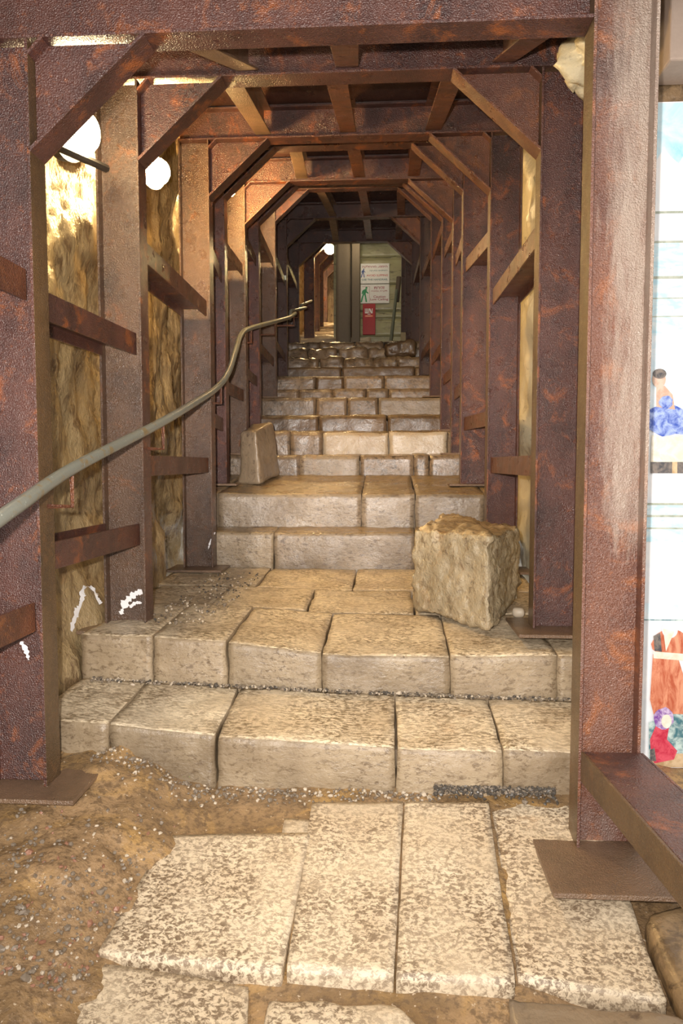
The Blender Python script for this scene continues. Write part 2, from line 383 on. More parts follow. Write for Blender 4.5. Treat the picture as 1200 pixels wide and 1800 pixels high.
# ------------------------------------------------------------------ stone stairs
def step(name, label, Yf, Yb, front, back, joints, zbase, mats, rows=None, amp=.009, r=.012, cat='step', jy=.012, xr=(None, None)):
    """front/back: (X, z) tables of the tread's height at Yf and Yb; joints: list of X"""
    t = thing(name, label, cat, (0, Yf, interp(front, 0)-.15))
    def z(X, Y):
        a = (Y-Yf)/(Yb-Yf); return interp(front, X)*(1-a)+interp(back, X)*a
    for ri, (ya, yb, js) in enumerate(rows or [(Yf, Yb, joints)]):
        for i in range(len(js)-1):
            x0, x1 = js[i]+.002, js[i+1]-.002
            s = random.uniform(0, 50); dy = random.uniform(-jy, jy) if ri == 0 else 0
            dz = random.uniform(-.005, .005)
            zb = zbase
            C = [[[V(x, y, zb), V(x, y, z(x, y)+dz)] for y in (ya+dy, yb-.004)] for x in (x0, x1)]
            bm = bmesh.new(); add_stone(bm, C, r, amp, .028 if Yf < 5 else .04, s)
            mt = mats[i % len(mats)] if isinstance(mats, list) else mats
            bm.normal_update()
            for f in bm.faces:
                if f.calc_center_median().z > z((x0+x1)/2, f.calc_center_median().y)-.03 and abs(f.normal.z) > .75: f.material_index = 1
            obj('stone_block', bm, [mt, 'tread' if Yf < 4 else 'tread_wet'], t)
    js = (rows or [(0, 0, joints)])[0][2]
    bm = bmesh.new(); add_prism(bm, [(Yf+.09, zbase), (Yb-.01, zbase), (Yb-.01, interp(back, 0)-.05), (Yf+.09, interp(front, 0)-.05)], (js[0]+.02, 0, 0), (js[-1]-.02, 0, 0), (0, 1, 0), (0, 0, 1))
    obj('mortar_bed', bm, 'mortar', t)
    return t
def XZ(l, Y): return [(at(a, b, Y).x, at(a, b, Y).z) for a, b in l]
def XS(l, Y, y=1000): return [at(a, y, Y).x for a in l]
step('stone_step', 'lowest worn limestone step of the stair with speckled cream treads', 2.7, 3.17,
     XZ([(105, 1263), (375, 1292), (700, 1312), (1000, 1322)], 2.7), XZ([(130, 1190), (265, 1197), (560, 1212), (800, 1222), (985, 1228)], 3.17),
     [-1.36]+XS([185, 375, 697, 890], 2.7)+[.93], -.02, 'step', jy=.008)
f2 = XZ([(150, 1117), (265, 1120), (397, 1128), (565, 1148), (793, 1153), (985, 1152)], 3.17)
b2 = [(-1, .571), (1, .571)]
step('stone_step', 'second limestone step, a deep landing of slabs carrying the big squared boulder', 3.17, 4.98, f2, b2, None, .22, 'step',
     rows=[(3.17, 3.84, [-1.36]+XS([265, 397, 565, 793, 983], 3.17)+[.88]), (3.84, 4.35, [-1.36, -.93, -.42, .15, .88]), (4.35, 4.98, [-1.4, -.78, -.2, .5, .88])], jy=.008)
def flat(z): return [(-1, z), (1, z)]
step('stone_step', 'third stone step behind the big squared boulder, mostly one long grey block', 4.98, 5.3, flat(.814), flat(.832),
     [-1.34]+XS([480, 730], 4.98, 900)+[.86], .5, ['step', 'step_shaded', 'step_shaded'])
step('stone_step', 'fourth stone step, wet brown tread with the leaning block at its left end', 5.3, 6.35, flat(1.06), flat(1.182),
     [-1.4]+XS([383, 635, 729, 852], 5.3, 900)+[.86], .75, ['step_shaded'], r=.008)
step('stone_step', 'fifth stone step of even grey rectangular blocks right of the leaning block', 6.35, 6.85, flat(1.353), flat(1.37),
     [-1.4]+XS([448, 527, 632, 727, 754], 6.35, 820)+[.8], 1.05, ['step_far', 'step_far', 'step_shaded', 'step_far', 'step_far'], r=.008, jy=.006)
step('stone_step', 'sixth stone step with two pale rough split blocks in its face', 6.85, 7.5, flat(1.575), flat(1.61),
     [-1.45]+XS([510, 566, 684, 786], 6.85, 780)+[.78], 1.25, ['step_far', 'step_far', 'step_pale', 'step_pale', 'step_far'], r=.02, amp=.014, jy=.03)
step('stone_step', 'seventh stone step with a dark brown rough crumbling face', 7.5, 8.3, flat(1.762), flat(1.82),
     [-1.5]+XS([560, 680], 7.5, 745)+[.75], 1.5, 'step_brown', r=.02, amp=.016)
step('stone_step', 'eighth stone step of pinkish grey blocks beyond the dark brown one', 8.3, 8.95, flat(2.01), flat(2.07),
     [-1.5]+XS([555, 610, 665], 8.3, 715)+[.75], 1.7, ['step_far', 'step_far', 'step_far', 'step_shaded'], r=.009)
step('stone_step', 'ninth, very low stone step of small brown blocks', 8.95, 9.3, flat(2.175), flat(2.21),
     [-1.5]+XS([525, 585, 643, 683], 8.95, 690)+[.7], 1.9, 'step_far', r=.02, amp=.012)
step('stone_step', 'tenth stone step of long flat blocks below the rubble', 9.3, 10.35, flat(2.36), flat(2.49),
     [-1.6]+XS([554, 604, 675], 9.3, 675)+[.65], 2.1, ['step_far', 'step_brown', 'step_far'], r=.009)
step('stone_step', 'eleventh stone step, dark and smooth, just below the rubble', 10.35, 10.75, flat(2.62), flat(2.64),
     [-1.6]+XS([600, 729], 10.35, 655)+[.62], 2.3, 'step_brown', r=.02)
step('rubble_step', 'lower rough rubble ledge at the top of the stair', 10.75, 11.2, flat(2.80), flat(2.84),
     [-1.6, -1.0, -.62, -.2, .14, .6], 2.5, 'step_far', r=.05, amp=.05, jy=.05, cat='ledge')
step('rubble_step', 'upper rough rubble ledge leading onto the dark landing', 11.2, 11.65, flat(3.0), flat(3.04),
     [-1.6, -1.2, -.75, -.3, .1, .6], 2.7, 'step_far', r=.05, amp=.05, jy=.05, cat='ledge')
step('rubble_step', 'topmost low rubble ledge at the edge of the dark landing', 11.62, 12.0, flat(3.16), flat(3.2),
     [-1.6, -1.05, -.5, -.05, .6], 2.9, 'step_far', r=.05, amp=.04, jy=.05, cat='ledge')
grid(lambda X, Y: V(X, Y, 3.15+.13*(Y-11.6)+.02*fr((X, Y, 0), 4, 3)), lin(-1.9, .9, 50), lin(11.6, 14.5, 50), 'floor_landing', 'rock_brown')
# ------------------------------------------------------------------ paving slabs in front of the stair
def gp(px, py, dz=0):
    """point of the sloping pavement seen at px, py"""
    d = _f + _r*((px-600)/FPX) - _u*((py-900)/FPX)
    t = (.086-.19*2.7+dz-CAM.z)/(d.z-.19*d.y); return CAM+d*t
def slab(label, q, dz=0, mat='slab', th=.09, r=.004, amp=.004):
    P = [gp(x, y, dz) for x, y in q]    # near-left, near-right, far-right, far-left
    dn = V(0, 0, -th)
    C = [[[P[0]+dn, P[0]], [P[3]+dn, P[3]]], [[P[1]+dn, P[1]], [P[2]+dn, P[2]]]]
    bm = bmesh.new(); add_stone(bm, C, r, amp, .022, random.uniform(0, 60))
    return tag(obj('paving_slab', bm, mat), label, 'paving slab', 'limestone slabs in front of the stair')
slab('cream speckled paving slab, leftmost of the row before the lowest step', [(172, 1672), (495, 1706), (545, 1464), (296, 1466)])
slab('cream speckled paving slab with a square notch, second from left below the lowest step', [(504, 1700), (692, 1714), (708, 1408), (549, 1410)])
slab('cream speckled paving slab in the middle right, between two long straight joints', [(696, 1714), (905, 1724), (858, 1408), (711, 1408)])
slab('long cream paving slab running under the right post base plate', [(910, 1716), (1172, 1758), (1040, 1404), (862, 1408)], -.034)
slab('small worn cream stone wedged at the upper left slab corner under the step', [(490, 1500), (536, 1502), (544, 1440), (500, 1436)], -.004)
slab('cream speckled paving slab at the bottom left edge of the picture', [(-200, 1960), (430, 1960), (436, 1734), (170, 1690)], -.016)
slab('broken cream paving slab at the bottom centre with a ragged edge', [(440, 1960), (900, 1960), (700, 1762), (470, 1750)], -.02, amp=.012, r=.03)
slab('dull grey brown paving slab at the bottom right corner', [(915, 1960), (1420, 1960), (1190, 1782), (888, 1744)], -.03, 'grey_stone', amp=.012, r=.03)
slab('rusty brown stained stone right of the right post base plate', [(1200, 1770), (1500, 1800), (1280, 1560), (1130, 1605)], -.01, 'rock_brown', amp=.012, r=.03)
# ------------------------------------------------------------------ portal frames
NAME = ['nearest', 'second', 'third', 'fourth', 'fifth', 'sixth', 'seventh', 'eighth', 'farthest']
FL = ['nearest and largest rusty steel portal frame, its right post streaked with grey',
      'second rusty steel portal frame, its left foot daubed with white paint',
      'third rusty steel portal frame, left post lit yellow by the round lamp',
      'fourth rusty steel portal frame, standing on the landing beside the leaning block',
      'fifth rusty steel portal frame with its left post lit orange',
      'sixth rusty steel portal frame, dark, standing right behind the fifth',
      'seventh rusty steel portal frame with a small white tag on its left post',
      'eighth rusty steel portal frame, dark with a lower crossbeam, near the stair top',
      'farthest and lowest dark steel portal frame, just before the warning signs']
def frame(k, Y, XL, XR, zl, bl, br, name='steel_portal_frame', label=None, haunch=(1, 1), d=.2, b=.11, hw=.37, hh=.34, cols=(1, 1), extend=0, plates=True):
    t = thing(name, label or FL[k], 'steel frame', ((XL+XR)/2, Y+b/2, min(bl, br)), 'steel portal frames lining the tunnel' if label is None else 'far passage frames')
    yc = Y+b/2
    for s, X, zb in ((-1, XL, bl), (1, XR, br)):
        if not cols[(s+1)//2]: continue
        top = zl if not (s == 1 and extend) else zl+extend
        xc = X+s*d/2; pl = .016 if plates else 0
        bm = bmesh.new(); pts = i_pts(d, b)
        add_prism(bm, pts, (xc, yc, zb+pl), (xc, yc, top), (1, 0, 0), (0, 1, 0))
        for f in bm.faces:       # inner flange face gets an olive tone, warm lamp light put into its colour
            c = f.calc_center_median()
            if abs(c.x-X) < .0005: f.material_index = 1
        c = obj('post', bm, ['rust_grey' if (k == 0 and s == 1) else 'rust_lamplit' if (s == -1 and k in (1, 2, 4, 6) and name == 'steel_portal_frame' and label is None) else ('rust_dark' if k > 6 else 'rust'), 'rust_flange_lit' if s == 1 or k == 0 else 'rust'], t, bevel=.002)
        if plates and k < 7:
            bm = bmesh.new(); ex = .085
            if k == 0: ex = .135; py0, py1 = (Y-.1, Y+.19) if s < 0 else (Y-.27, Y+.12)
            else: py0, py1 = (Y-.13 if k < 3 else Y-.05), Y+b+(.13 if k < 2 else .03)
            add_box(bm, xc-d/2-ex, xc+d/2+ex, py0, py1, zb, zb+.016)
            obj('base_plate', bm, 'rust_plate', c, bevel=.003)
    bm = bmesh.new(); xl, xr = XL-d-(.35 if k == 0 else 0), (XR if extend else XR+d)
    add_prism(bm, i_pts(d, b), (xl, yc, zl+d/2+.001), (xr, yc, zl+d/2+.001), (0, 0, 1), (0, 1, 0))
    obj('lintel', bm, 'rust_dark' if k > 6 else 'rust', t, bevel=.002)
    for s, X in ((-1, XL), (1, XR)):
        if not haunch[(s+1)//2]: continue
        m_ = -s
        bm = bmesh.new()     # gusset web + sloping flange + small corner stiffener
        A = V(X, yc, zl-hh); B = V(X+m_*hw, yc, zl)
        add_prism(bm, [(0, 0), (0, -hh), (m_*hw, 0)], (X, yc-.004, zl), (X, yc+.004, zl), (1, 0, 0), (0, 0, 1))
        dirv = (B-A).normalized(); nrm = V(m_*hh, 0, -hw).normalized()
        add_prism(bm, [(-b/2, 0), (b/2, 0), (b/2, .012), (-b/2, .012)], A-dirv*.012, B+dirv*.012, (0, 1, 0), nrm)
        add_prism(bm, [(-b/2, 0), (b/2, 0), (b/2, .01), (-b/2, .01)], V(X, yc, zl-.05), V(X+m_*.05, yc, zl), (0, 1, 0), V(-m_*.7, 0, .7))
        obj('corner_brace', bm, 'rust_strut' if s == 1 else ('rust_dark' if k > 6 else 'rust'), t, bevel=.002)
    return t
frames = []
for k, (Y, XL, XR, zl, bl, br) in enumerate(FR):
    frames.append(frame(k, Y, XL, XR, zl, bl, br, haunch=(1, 0) if k == 0 else (1, 1), extend=.35 if k == 0 else 0))
# ------------------------------------------------------------------ spacer beams between the frames
def beam(A, B, name, label, mat, vertical_web=False, d=.17, b=.1, group=None, cat='steel beam'):
    bm = bmesh.new()
    ux, uy = ((0, 0, 1), (1, 0, 0)) if vertical_web else ((1, 0, 0), (0, 0, 1))
    add_prism(bm, i_pts(d, b, .01, .008), A, B, ux, uy)
    return tag(obj(name, bm, mat, bevel=.002), label, cat, group)
SL = [(.95, 1.83), (1.27, 2.29), (1.58, 2.71), (1.88, 2.97), (2.1, 3.28), (2.47, 3.62), (2.72, 3.74), (None, 4.1)]
for k in range(len(FR)-1):
    a, c = FR[k], FR[k+1]
    for s, nm in ((-1, 'left'), (1, 'right')):
        for zi, hl in ((0, 'lower'), (1, 'upper')):
            z = SL[k][zi]
            if z is None: continue
            if k == 0 and s == 1: continue
            xa = (a[1] if s < 0 else a[2])+s*.108; xc = (c[1] if s < 0 else c[2])+s*.108
            if s == 1 and zi == 1: z += .05
            beam((xa, a[0]+.112, z), (xc, c[0]-.002, z), 'spacer_strut',
                 f'{hl} {nm} side rusty steel spacer strut between the {NAME[k]} and {NAME[k+1]} portal frames',
                 'rust_strut' if s == 1 and k > 0 else 'rust', group='side spacer beams between the portal frames')
# two left beams and one right beam running from the nearest frame back past the camera
beam((-1.167-.108, .9, .76), (-1.167-.108, 2.418, .76), 'spacer_strut', 'lower rusty steel strut cut by the left picture edge, meeting the nearest left post', 'rust_strut', group='side spacer beams between the portal frames')
beam((-1.167-.108, .9, 1.87), (-1.167-.108, 2.418, 1.87), 'spacer_strut', 'upper rusty steel strut cut by the left picture edge, meeting the nearest left post', 'rust_strut', group='side spacer beams between the portal frames')
bm = bmesh.new()
add_box(bm, .65, .83, 1.05, 2.418, .326, .336); add_box(bm, .64, .65, 1.05, 2.418, .236, .336, 1); add_box(bm, .83, .84, 1.05, 2.418, .236, .336)
for v_ in bm.verts: v_.co.x += (2.418-v_.co.y)*.08
tag(obj('spacer_strut', bm, ['rust', 'rust_flange_lit'], bevel=.002), 'wide brown steel beam at lower right, running from the nearest right post toward the viewer', 'steel beam', 'side spacer beams between the portal frames')
def slant(k, fa, fb, xa, xb, nm, mat):
    a, c = FR[k], FR[k+1]
    A = V(xa, a[0]+.112, a[3]+.10); B = V(xb, c[0]-.002, c[3]+.10)
    beam(A, B, 'overhead_strut', f'{nm} one of three overhead steel struts between the {NAME[k]} and {NAME[k+1]} crossbeams', mat, True, .16, .1, 'overhead spacer beams between the crossbeams')
def xat(px, k): return at(px, 100, FR[k][0]).x
for k, trio in enumerate([((320, 435), (600, 610), (965, 885)), ((398, 462), (588, 612), (800, 762)), ((500, 523), (613, 630), (742, 738)),
                          ((515, 530), (620, 632), (735, 728)), ((530, 540), (628, 634), (720, 716)), ((548, 556), (632, 638), (716, 712)), ((560, 585), (636, 646), (706, 706)), ((583, 590), (644, 650), (704, 702))]):
    for (pa, pb), nm, mt in zip(trio, ('left', 'middle', 'right'), ('rust_plate', 'rust_strut', 'rust_strut')):
        slant(k, 0, 0, xat(pa, k), xat(pb, k+1), nm, mt)
# ------------------------------------------------------------------ wall lamps
def lamp(Y, px, py, r, mat, label, face):
    c = at(px, py, Y); face = Vector(face).normalized()
    t = thing('bulkhead_lamp', label, 'lamp', c, 'round wall lamps on the left wall')
    q = face.to_track_quat('Z', 'Y').to_matrix().to_4x4()
    def disc(prof, sx=1, sy=1):
        bm = bmesh.new(); n = 28; rings = []
        for rr, zz in prof:
            rings.append([bm.verts.new(c+q.to_3x3() @ V(rr*sx*math.cos(2*math.pi*i/n), rr*sy*math.sin(2*math.pi*i/n), zz)) for i in range(n)])
        for a, b in zip(rings, rings[1:]):
            for i in range(n): bm.faces.new((a[i], a[(i+1) % n], b[(i+1) % n], b[i]))
        bm.faces.new(rings[0][::-1]); bm.faces.new(rings[-1]); return bm
    obj('diffuser', disc([(r*.8, -r*.1), (r*.97, r*.2), (r, r*.5), (r*.93, r*.85), (r*.75, r*1.14), (r*.45, r*1.36), (r*.1, r*1.46)]), mat, t, True)
    obj('housing', disc([(r*.9, -r*.5), (r*1.2, -r*.4), (r*1.25, r*.1), (r*1.02, r*.1)]), 'cast_grey', t)
    bm = bmesh.new(); add_tube(bm, [c-face*r*.45, c-face*.16], .012, 8); obj('bracket', bm, 'dark_metal', t)
lamp(3.05, 120, 232, .092, 'lamp_glass', 'large round glowing lamp at upper left, half hidden by the nearest corner brace', (.95, -.25, -.12))
lamp(4.3, 268, 303, .075, 'lamp_glass_warm', 'small round glowing lamp beside the second left post', (.85, -.5, -.1))
lamp(6.15, 392, 330, .08, 'lamp_glass_warm', 'warm lamp hidden behind the third left post, lighting the fifth post', (.75, -.4, -.1))
lamp(8.15, 450, 350, .08, 'lamp_glass_far', 'warm lamp hidden behind the fifth left post, lighting the seventh post', (.75, -.4, -.1))
lamp(14.9, 579, 438, .085, 'lamp_glass_far', 'tiny bright lamp far away in the left side passage', (.3, -1, -.1))
lamp(13.0, 640, 395, .1, 'lamp_glass_dim', 'lamp above the landing, hidden behind the farthest crossbeam', (0, .2, -1))
lamp(17.6, 574, 450, .1, 'lamp_glass_far', 'deep orange lamp far inside the side passage', (.5, -.5, -.5))
bm = bmesh.new(); add_tube(bm, [at(90, 253, 2.75), at(186, 296, 3.3)], .018, 8)
tag(obj('cable_conduit', bm, 'dark_metal'), 'dark conduit rod running under the large lamp at upper left', 'conduit')
# ------------------------------------------------------------------ handrail
hp = [at(-260, 1030, 1.35), at(-60, 948, 1.7), at(30, 890, 2.0), at(130, 822, 2.5), at(275, 747, 3.36), at(335, 712, 4.0), at(380, 682, 4.75), at(401, 655, 5.15), at(414, 617, 5.6), at(424, 588, 6.1), at(440, 577, 6.55), at(484, 565, 7.5), at(508, 558, 8.5), at(519, 551, 8.85)]
t = thing('handrail', 'long grey green pipe handrail climbing along the left posts', 'handrail', (hp[3].x, hp[3].y, .3))
bm = bmesh.new(); add_tube(bm, catmull(hp, 8), .021, 14); obj('pipe', bm, 'pipe_paint', t, True)
def bracket(p, post_x, parent, drop=.11):
    bm = bmesh.new(); q = p-V(0, 0, .018)
    add_tube(bm, [q, q-V(0, 0, drop), V(post_x, q.y, q.z-drop)], .008, 4)
    obj('bracket', bm, 'rust_strut', parent)
for Yb, k in ((2.475, 0), (3.445, 1), (4.895, 2), (6.585, 4), (7.455, 5), (8.775, 6)):
    cc = catmull(hp, 30); p = min(cc, key=lambda v: abs(v.y-Yb)); bracket(p, FR[k][1]+.001, t)
for lab, pts, k in (('short upper handrail length past the end of the long handrail', [at(509, 562, 9.6), at(511, 547, 9.7), at(537, 541, 10.9)], 7),
                    ('topmost short handrail length at the entrance of the side passage', [at(528, 545, 11.6), at(529, 536, 11.7), at(547, 529, 12.9)], 8)):
    t = thing('short_handrail', lab, 'handrail', pts[1]-V(0, 0, .9)); bm = bmesh.new(); add_tube(bm, pts, .021, 10); obj('pipe', bm, 'pipe_paint', t, True)
    p = pts[1].lerp(pts[2], .5); bracket(V(p.x, FR[k][0]+.05, p.z), FR[k][1]+.001, t)
# ------------------------------------------------------------------ loose stones
def rock(name, label, C, mat, r, amp, big, seed, res=.02, fs=5, cat='stone block', top=None):
    bm = bmesh.new(); add_stone(bm, C, r, amp, res, seed, fs, big); bm.normal_update()
    zt = min(C[a][b_][1].z for a in (0, 1) for b_ in (0, 1))
    for f in bm.faces:
        if top and f.normal.z > .6 and f.calc_center_median().z > zt-.06: f.material_index = 1
    return tag(obj(name, bm, [mat, top] if top else mat), label, cat)
P0, P1, P2, P3 = V(.475, 3.44, 0), V(.135, 3.86, 0), V(.725, 4.06, 0), V(.36, 4.42, 0)
zb = .505
def c8(P1, P0, P3, P2, zb, zt):
    return [[[V(P1.x, P1.y, zb[0]), V(P1.x, P1.y, zt[0])], [V(P3.x, P3.y, zb[2]), V(P3.x, P3.y, zt[2])]],
            [[V(P0.x, P0.y, zb[1]), V(P0.x, P0.y, zt[1])], [V(P2.x, P2.y, zb[3]), V(P2.x, P2.y, zt[3])]]]
rock('squared_boulder', 'big pale rough squared boulder standing at the right of the second step', c8(P1, P0, P3, P2, (.515, .495, .55, .53), (.95, .94, .99, .935)), 'cube_stone', .035, .028, .02, 5, .011, 9, top='tread_wet')
Q1, Q0, Q3, Q2 = V(-1.185, 5.86, 0), V(-.985, 5.74, 0), V(-1.16, 6.3, 0), V(-.90, 6.26, 0)
C = c8(Q1, Q0, Q3, Q2, (1.125, 1.115, 1.17, 1.175), (1.53, 1.535, 1.62, 1.645)); C[0][0][1].x += .02; C[1][0][1].x -= .035; C[1][1][1].x -= .06
rock('leaning_block', 'brown grey tapered stone block leaning by the left posts on the fourth step', C, 'grey_stone', .035, .01, .015, 9, .02)
b0 = at(676, 640, 10.9); 
rock('rubble_boulder', 'reddish brown boulder lying at the right end of the rubble ledge', c8(V(b0.x, 10.85, 0), V(b0.x+.45, 10.85, 0), V(b0.x+.04, 11.3, 0), V(b0.x+.46, 11.3, 0), (2.83, 2.83, 2.84, 2.84), (3.02, 3.1, 3.06, 3.12)), 'step_brown', .08, .04, .04, 12, .03, cat='boulder')
c = V(.62, 3.72, .53)
rock('small_stone', 'small pale stone lying between the big squared boulder and the second right post', c8(V(.625, 3.68, 0), V(.685, 3.66, 0), V(.635, 3.74, 0), V(.69, 3.73, 0), (.515,)*4, (.565,)*4), 'pebble_pale', .022, .006, .004, 3, .008, cat='stone')
# pale bulge of bedrock that shows above the second frame's right corner
bm = bmesh.new(); add_stone(bm, [[[V(.74+.22*i, 3.0+.28*j, 2.74+.42*k+.1*(1-i)*(1-k)) for k in (0, 1)] for j in (0, 1)] for i in (0, 1)], .05, .09, .02, 31, 7, .04)
tag(obj('trim_2', bm, 'rock_pale'), kind='structure')
# ------------------------------------------------------------------ scattered grit, pebbles and the dark gravel along the riser
def scatter(name, label, n, fn, mats, smin, smax, cat='gravel'):
    bm = bmesh.new()
    for i in range(n):
        p = fn();
        if p is None: continue
        s = random.uniform(smin, smax)*(1 if random.random() < .9 else 1.6)
        M_ = Matrix.Translation(p) @ Matrix.Rotation(random.uniform(0, 6), 4, 'Z') @ Matrix.Rotation(random.uniform(0, 6), 4, 'X') @ Matrix.Diagonal((s, s*random.uniform(.6, 1), s*random.uniform(.5, .8), 1))
        before = len(bm.faces); r_ = bmesh.ops.create_icosphere(bm, subdivisions=1, radius=1, matrix=M_)
        mi = random.randrange(len(mats))
        for v_ in r_['verts']:
            v_.co += Vector((random.uniform(-1, 1), random.uniform(-1, 1), random.uniform(-1, 1)))*s*.22
            for f in v_.link_faces: f.material_index = mi
    return tag(obj(name, bm, mats, keep_normals=False), label, cat, kind='stuff')
def g1():
    px, py = random.uniform(-60, 420), random.uniform(1440, 1760)
    if px > 300-(py-1465)*.62 + 10: return None
    if random.random() > (py-1400)/330: return None
    q = gp(px, py); return V(q.x, q.y, fl(q.x, q.y).z+.004)
scatter('pebble_scatter', 'loose mixed pebbles and grit on the muddy rock at lower left', 1700, g1, ['gravel', 'pebble_pale', 'gravel', 'grit_red', 'gravel', 'gravel'], .003, .009)
def g2():
    x = random.uniform(.18, .62); y = 2.69-abs(random.gauss(0, .022)); return V(x, y, ground(x, y)+.012+random.random()*.01)
scatter('dark_gravel', 'dark wet gravel heaped along the foot of the lowest step at right', 700, g2, ['gravel_dark', 'gravel_dark', 'gravel'], .004, .009)
def g3():
    x = random.uniform(-1.1, .2); y = 2.69-abs(random.gauss(0, .05)); return V(x, y, fl(x, y).z+.004)
scatter('grit_line', 'pale crumbly grit along the foot of the lowest step at left', 500, g3, ['gravel', 'pebble_pale', 'gravel'], .003, .008)
def g4():
    x = random.uniform(-1.12, -.8); y = random.uniform(3.3, 4.7); return V(x, y, .556+(y-3.84)*.02+random.random()*.004)
scatter('step_grit', 'loose grit on the second step along the left posts', 260, g4, ['gravel', 'pebble_pale', 'gravel_dark'], .003, .008)
def g5():
    x = random.uniform(-1.3, .8); return V(x, 3.165-abs(random.gauss(0, .02)), interp(XZ([(130, 1190), (265, 1197), (560, 1212), (800, 1222), (985, 1228)], 3.17), x)+random.random()*.006)
scatter('riser_grit', 'crumbled mortar and grit along the foot of the second step', 650, g5, ['gravel', 'pebble_pale', 'gravel', 'gravel_dark'], .003, .009)
# weed sprout
bm = bmesh.new(); c = gp(330, 1362); c.z = fl(c.x, c.y).z
for a in range(6):
    an = a*1.05; dv = V(math.cos(an), math.sin(an), 0); sd = V(-dv.y, dv.x, 0)
    v_ = [bm.verts.new(c+x) for x in (V(0, 0, .002), dv*.012+sd*.004+V(0, 0, .014), dv*.026+V(0, 0, .012), dv*.012-sd*.004+V(0, 0, .014))]; bm.faces.new(v_)
tag(obj('weed_sprout', bm, 'weed_green'), 'tiny green weed sprouting at the foot of the lowest step', 'plant')
# ------------------------------------------------------------------ mural panel in the side alcove
YM = 2.965
bm = bmesh.new(); pm = ['print_white', 'print_sky', 'print_cloud', 'print_sea', 'print_haze', 'print_line', 'print_blue', 'print_skin', 'print_hair', 'print_robe', 'print_crimson', 'print_purple', 'print_cream', 'print_teal', 'print_ochre']
ix = {n: i for i, n in enumerate(pm)}
X0, X1 = at(1100, 700, YM).x, at(1420, 700, YM).x
def zz(py): return at(1170, py, YM).z
add_box(bm, X0, X1, YM-.004, YM+.015, zz(1350), zz(180), 0)
lay = [YM-.0045]
def poly(pts, m):
    lay[0] -= .0003
    bm.faces.new([bm.verts.new(at(x, y, lay[0])) for x, y in pts]).material_index = ix[m]
def band(y0, y1, m, wav=0):
    lay[0] -= .0003; n = 24; a = []; b_ = []
    for i in range(n+1):
        x = X0+.002+(X1-X0-.004)*i/n; wv = wav*math.sin(i*1.9)*.01
        a.append(bm.verts.new((x, lay[0], zz(y1)))); b_.append(bm.verts.new((x, lay[0], zz(y0)+wv)))
    for i in range(n): bm.faces.new((a[i], a[i+1], b_[i+1], b_[i])).material_index = ix[m]
band(182, 300, 'print_sky'); band(276, 372, 'print_cloud', 3); band(372, 376, 'print_line'); band(424, 428, 'print_line')
band(428, 500, 'print_sea'); band(486, 491, 'print_line'); band(491, 590, 'print_sea'); band(524, 526, 'print_line'); band(556, 558, 'print_line')
band(590, 750, 'print_haze'); band(835, 885, 'print_white'); band(885, 952, 'print_sea'); band(884, 888, 'print_line'); band(905, 909, 'print_line'); band(927, 930, 'print_line')
band(1060, 1090, 'print_haze'); band(1088, 1090, 'print_teal')
def ell(cx, cy, rx, ry, m, n=18, j=0, squ=0):
    random.seed(int(cx+cy)); poly([(cx+rx*math.cos(2*math.pi*i/n)*(1+random.uniform(-j, j)), cy+ry*math.sin(2*math.pi*i/n)*(1+random.uniform(-j, j))) for i in range(n)], m)
# seated figure in blue on a white plinth
poly([(1145, 765), (1200, 765), (1240, 765), (1238, 812), (1143, 812)], 'print_cream'); poly([(1143, 812), (1238, 812), (1238, 832), (1143, 832)], 'print_hair'); poly([(1181, 812), (1190, 812), (1190, 832), (1181, 832)], 'print_ochre')
ell(1170, 737, 34, 30, 'print_blue', j=.12); poly([(1150, 760), (1205, 764), (1200, 735), (1185, 712), (1155, 712)], 'print_blue')
poly([(1153, 715), (1186, 720), (1182, 694), (1168, 678), (1153, 680)], 'print_skin'); ell(1170, 707, 12, 12, 'print_blue', j=.1)
ell(1158, 667, 12, 15, 'print_skin'); ell(1159, 657, 12, 9, 'print_hair')
# standing figure in a rust red robe, seen from behind
poly([(1147, 1150), (1190, 1152), (1205, 1200), (1210, 1262), (1150, 1262), (1142, 1230)], 'print_robe')
ell(1178, 1132, 32, 26, 'print_robe', j=.08); poly([(1148, 1118), (1160, 1112), (1163, 1146), (1150, 1144)], 'print_hair')
poly([(1148, 1145), (1210, 1150), (1210, 1162), (1148, 1157)], 'print_cream'); ell(1177, 1107, 14, 15, 'print_white'); poly([(1165, 1105), (1185, 1110), (1170, 1145)], 'print_cream')
# low ground and kneeling figure in crimson with a purple head scarf
poly([(1140, 1345), (1420, 1345), (1420, 1262), (1180, 1255), (1140, 1270)], 'print_teal'); poly([(1140, 1349), (1420, 1349), (1420, 1318), (1180, 1325), (1140, 1335)], 'print_ochre')
poly([(1142, 1300), (1158, 1262), (1176, 1275), (1172, 1300), (1190, 1320), (1184, 1335), (1150, 1342), (1144, 1330)], 'print_crimson')
ell(1166, 1263, 18, 19, 'print_purple', j=.1); ell(1171, 1268, 9, 12, 'print_cream')
poly([(1142, 1318), (1150, 1315), (1153, 1338), (1142, 1338)], 'print_hair')
random.seed(99)
tag(obj('mural_panel', bm, pm, keep_normals=True), 'tall bright printed mural panel with painted figures behind the nearest right post', 'mural')
bm = bmesh.new(); add_box(bm, .98, 1.3, 2.72, 2.74, -.16, .02); tag(obj('crimson_banner', bm, 'print_crimson'), 'sliver of crimson banner low behind the nearest right base plate', 'banner')
